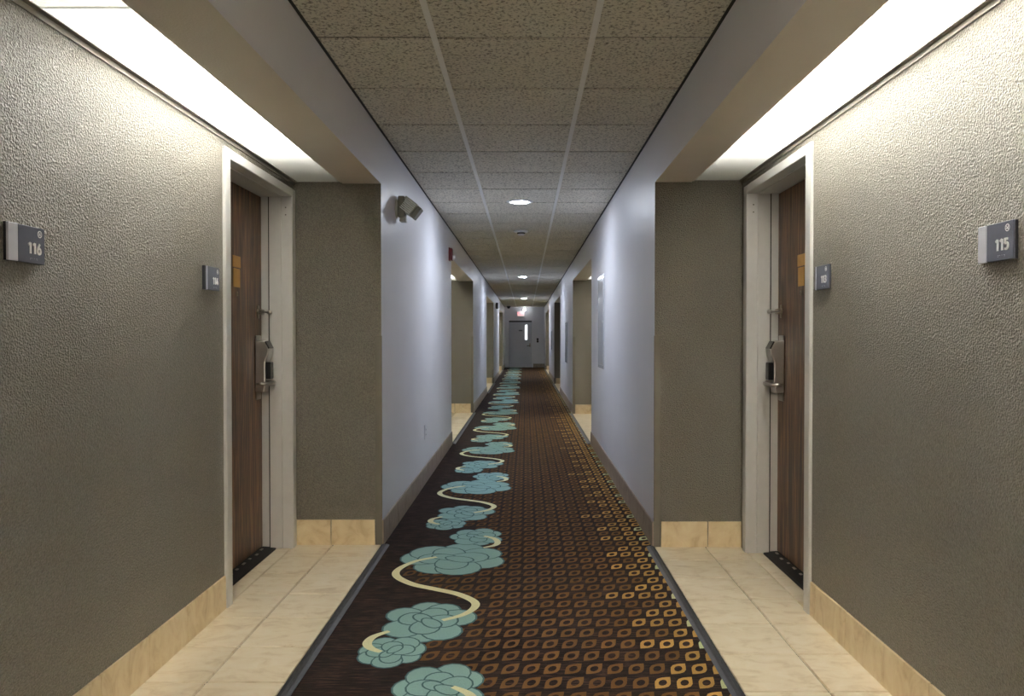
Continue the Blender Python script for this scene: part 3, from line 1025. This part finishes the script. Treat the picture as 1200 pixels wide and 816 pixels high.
# ------------------------------------------------------------------ access panels on the right wall
def access_panel(y0, y1, z0, z1, label):
    yc, zc = (y0 + y1) / 2, (z0 + z1) / 2
    root = empty('access_panel', (0.720, yc, zc), ROT['right'])
    tag(root, label, 'wall panel', 'metal access panels')
    a, h = (y1 - y0) / 2, (z1 - z0) / 2
    f = 0.030
    m = MB()
    m.box(-a, a, h - f, h, 0.0005, 0.008); m.box(-a, a, -h, -h + f, 0.0005, 0.008)
    m.box(-a, -a + f, -h + f, h - f, 0.0005, 0.008); m.box(a - f, a, -h + f, h - f, 0.0005, 0.008)
    m.build('panel_frame', 'panel', root, bevel=0.002)
    MB().box(-a + f + 0.003, a - f - 0.003, -h + f + 0.003, h - f - 0.003, 0.0005, 0.0095).build('panel_door', 'panel', root, bevel=0.002)
    MB().lathe([(0.012, 0.009), (0.012, 0.013), (0.006, 0.014)], (a - f - 0.035, 0.0, 0), 16).build('panel_latch', 'steel', root)
    for dy in (h * 0.6, -h * 0.6):
        MB().tube([(-a + f, dy - 0.03, 0.0085), (-a + f, dy + 0.03, 0.0085)], 0.004, 8).build('panel_hinge', 'steel', root)
access_panel(7.14, 7.69, 0.887, 1.763, 'glossy pale metal access panel nearest on the right wall')
access_panel(13.45, 14.15, 0.73, 1.44, 'grey metal access panel between second and third right alcoves')
access_panel(21.3, 21.9, 0.83, 1.34, 'small far metal access panel before the last right alcove')

# ------------------------------------------------------------------ black box high on the left wall, dome camera
root = empty('wall_speaker', (-0.814, 21.0, 2.02), ROT['left'])
tag(root, 'small black box high on left wall before the end door', 'wall box')
MB().box(-0.05, 0.05, -0.085, 0.085, 0.012, 0.075).build('case', 'black', root, bevel=0.006)
MB().box(-0.03, 0.03, -0.05, 0.05, 0.0005, 0.012).build('wall_plate', 'black', root)
root = empty('dome_camera', (-0.64, 29.3, CZ))
tag(root, 'small black dome camera under the ceiling left of exit sign', 'camera')
MB().lathe([(0.075, 0.0), (0.075, -0.03), (0.068, -0.036)], (0, 0, 0), 20).build('camera_base', 'black', root)
MB().lathe([(0.062, -0.036), (0.058, -0.062), (0.040, -0.088), (0.004, -0.098)], (0, 0, 0), 20).build('camera_dome', 'black', root)

# ------------------------------------------------------------------ end wall: door, exit sign, reader, baseboard
def px(x, y, d=END):                      # a point measured on the end wall, whose distance is known
    return ((x - 616) * d / F, CAMZ + (395 - y) * d / F)
dx0, dx1 = -0.645, 0.235
root = empty('door_3', ((dx0 + dx1) / 2, END, 0))
tag(root, 'grey steel door with narrow lit window at the corridor end', 'door', kind='structure')
hw_ = (dx1 - dx0) / 2; DH = 1.80
m = MB()
m.box(-hw_ - 0.055, -hw_, -0.020, -0.0005, 0.001, DH + 0.065); m.box(hw_, hw_ + 0.055, -0.020, -0.0005, 0.001, DH + 0.065)
m.box(-hw_, hw_, -0.020, -0.0005, DH + 0.010, DH + 0.065)
m.build('door_frame', 'paint', root, bevel=0.002)
MB().box(-hw_, hw_, -0.004, -0.0005, 0.001, DH + 0.010).build('door_gap', 'rubber', root)
gx0, gx1, gz0, gz1 = px(615.0, 0)[0] + 0.205, px(618.1, 0)[0] + 0.205, px(0, 398.5)[1], px(0, 380.8)[1]
lv2 = MB()
lv2.box(-hw_ + 0.004, gx0, -0.014, -0.004, 0.035, DH - 0.045); lv2.box(gx1, hw_ - 0.004, -0.014, -0.004, 0.035, DH - 0.045)
lv2.box(gx0, gx1, -0.014, -0.004, 0.035, gz0); lv2.box(gx0, gx1, -0.014, -0.004, gz1, DH - 0.045)
dl = lv2.build('door_leaf', 'end_door', root)
MB().box(gx0, gx1, -0.009, -0.006, gz0, gz1).build('window_pane', 'glass_lit', root)
m = MB()
for a, b, c, d in ((gx0 - 0.012, gx0, gz0, gz1), (gx1, gx1 + 0.012, gz0, gz1), (gx0 - 0.012, gx1 + 0.012, gz1, gz1 + 0.012), (gx0 - 0.012, gx1 + 0.012, gz0 - 0.012, gz0)):
    m.box(a, b, -0.020, -0.014, c, d)
m.build('window_bead', 'end_door', root)
MB().box(-hw_ + 0.01, hw_ - 0.01, -0.022, -0.014, 0.012, 0.042).build('kick_strip', 'white', root)
hx, hz = px(621.0, 0)[0] + 0.205, px(0, 404.6)[1]
m = MB().box(hx - 0.022, hx + 0.022, -0.022, -0.014, hz - 0.07, hz + 0.07)
ho = m.build('handle_plate', 'dsteel', root)
MB().tube([(hx, -0.02, hz - 0.02), (hx, -0.06, hz - 0.02), (hx - 0.02, -0.065, hz - 0.025), (hx - 0.115, -0.060, hz - 0.03)], 0.014, 8).build('lever', 'black', ho)
sp = MB().box(-0.27 + 0.205, -0.125 + 0.205, -0.018, -0.014, 1.405, 1.455)
spo = sp.build('door_label', 'sign', root)
nt = NT('dark_print'); nt.b.inputs['Base Color'].default_value = (0.03, 0.03, 0.035, 1); M['print'] = nt.m
root2 = empty('exit_sign', (px(610.2, 0)[0], END, px(0, 368.2)[1]), ROT['end'])
tag(root2, 'lit exit sign with red letters above the end door', 'exit sign')
MB().box(-0.145, 0.145, -0.105, 0.105, 0.0005, 0.045).build('sign_case', 'white', root2, bevel=0.004)
MB().box(-0.130, 0.130, -0.090, 0.090, 0.045, 0.048).build('sign_face', 'exit_white', root2)
text('EXIT', 0.165, (0, 0, 0.049), 'exit_red', root2, 'exit_letters', 0.001, 0.002, sx=0.74)
root3 = empty('emergency_lamp', (px(614.8, 0)[0], END, px(0, 363.2)[1]), ROT['end'])
tag(root3, 'bright lamp head shining just above the exit sign', 'lamp')
MB().lathe([(0.035, 0.0005), (0.035, 0.05), (0.048, 0.075), (0.048, 0.095)], (0, 0, 0), 20).build('lamp_housing', 'white', root3)
MB().lathe([(0.040, 0.095), (0.042, 0.105), (0.043, 0.122), (0.036, 0.142), (0.020, 0.154), (0.004, 0.157)], (0, 0, 0), 20).build('lamp_lens', 'lamp_glow', root3)
root4 = empty('call_station', (px(630.0, 0)[0], END, px(0, 399)[1]), ROT['end'])
tag(root4, 'small black two-part switch on end wall right of grey door', 'switch')
for dy in (0.045, -0.045):
    MB().lathe([(0.042, 0.0005), (0.042, 0.016), (0.030, 0.022), (0.004, 0.024)], (0, dy, 0), 16).build('button', 'black', root4)
MB().box(-0.035, 0.035, -0.085, 0.085, 0.0005, 0.006).build('switch_plate', 'dsteel', root4)
be = MB().box(dx1 + 0.058, 0.715, END - 0.003, END - 0.0005, 0, BH).build('baseboard_end', 'grout')
tag(be, 'grey tiled baseboard right of the end door', 'baseboard', kind='structure')
base_run(be, (0.708, END - 0.003, 0), (dx1 + 0.058, END - 0.003, 0), R(180), 'grey_tile', z=0.006)
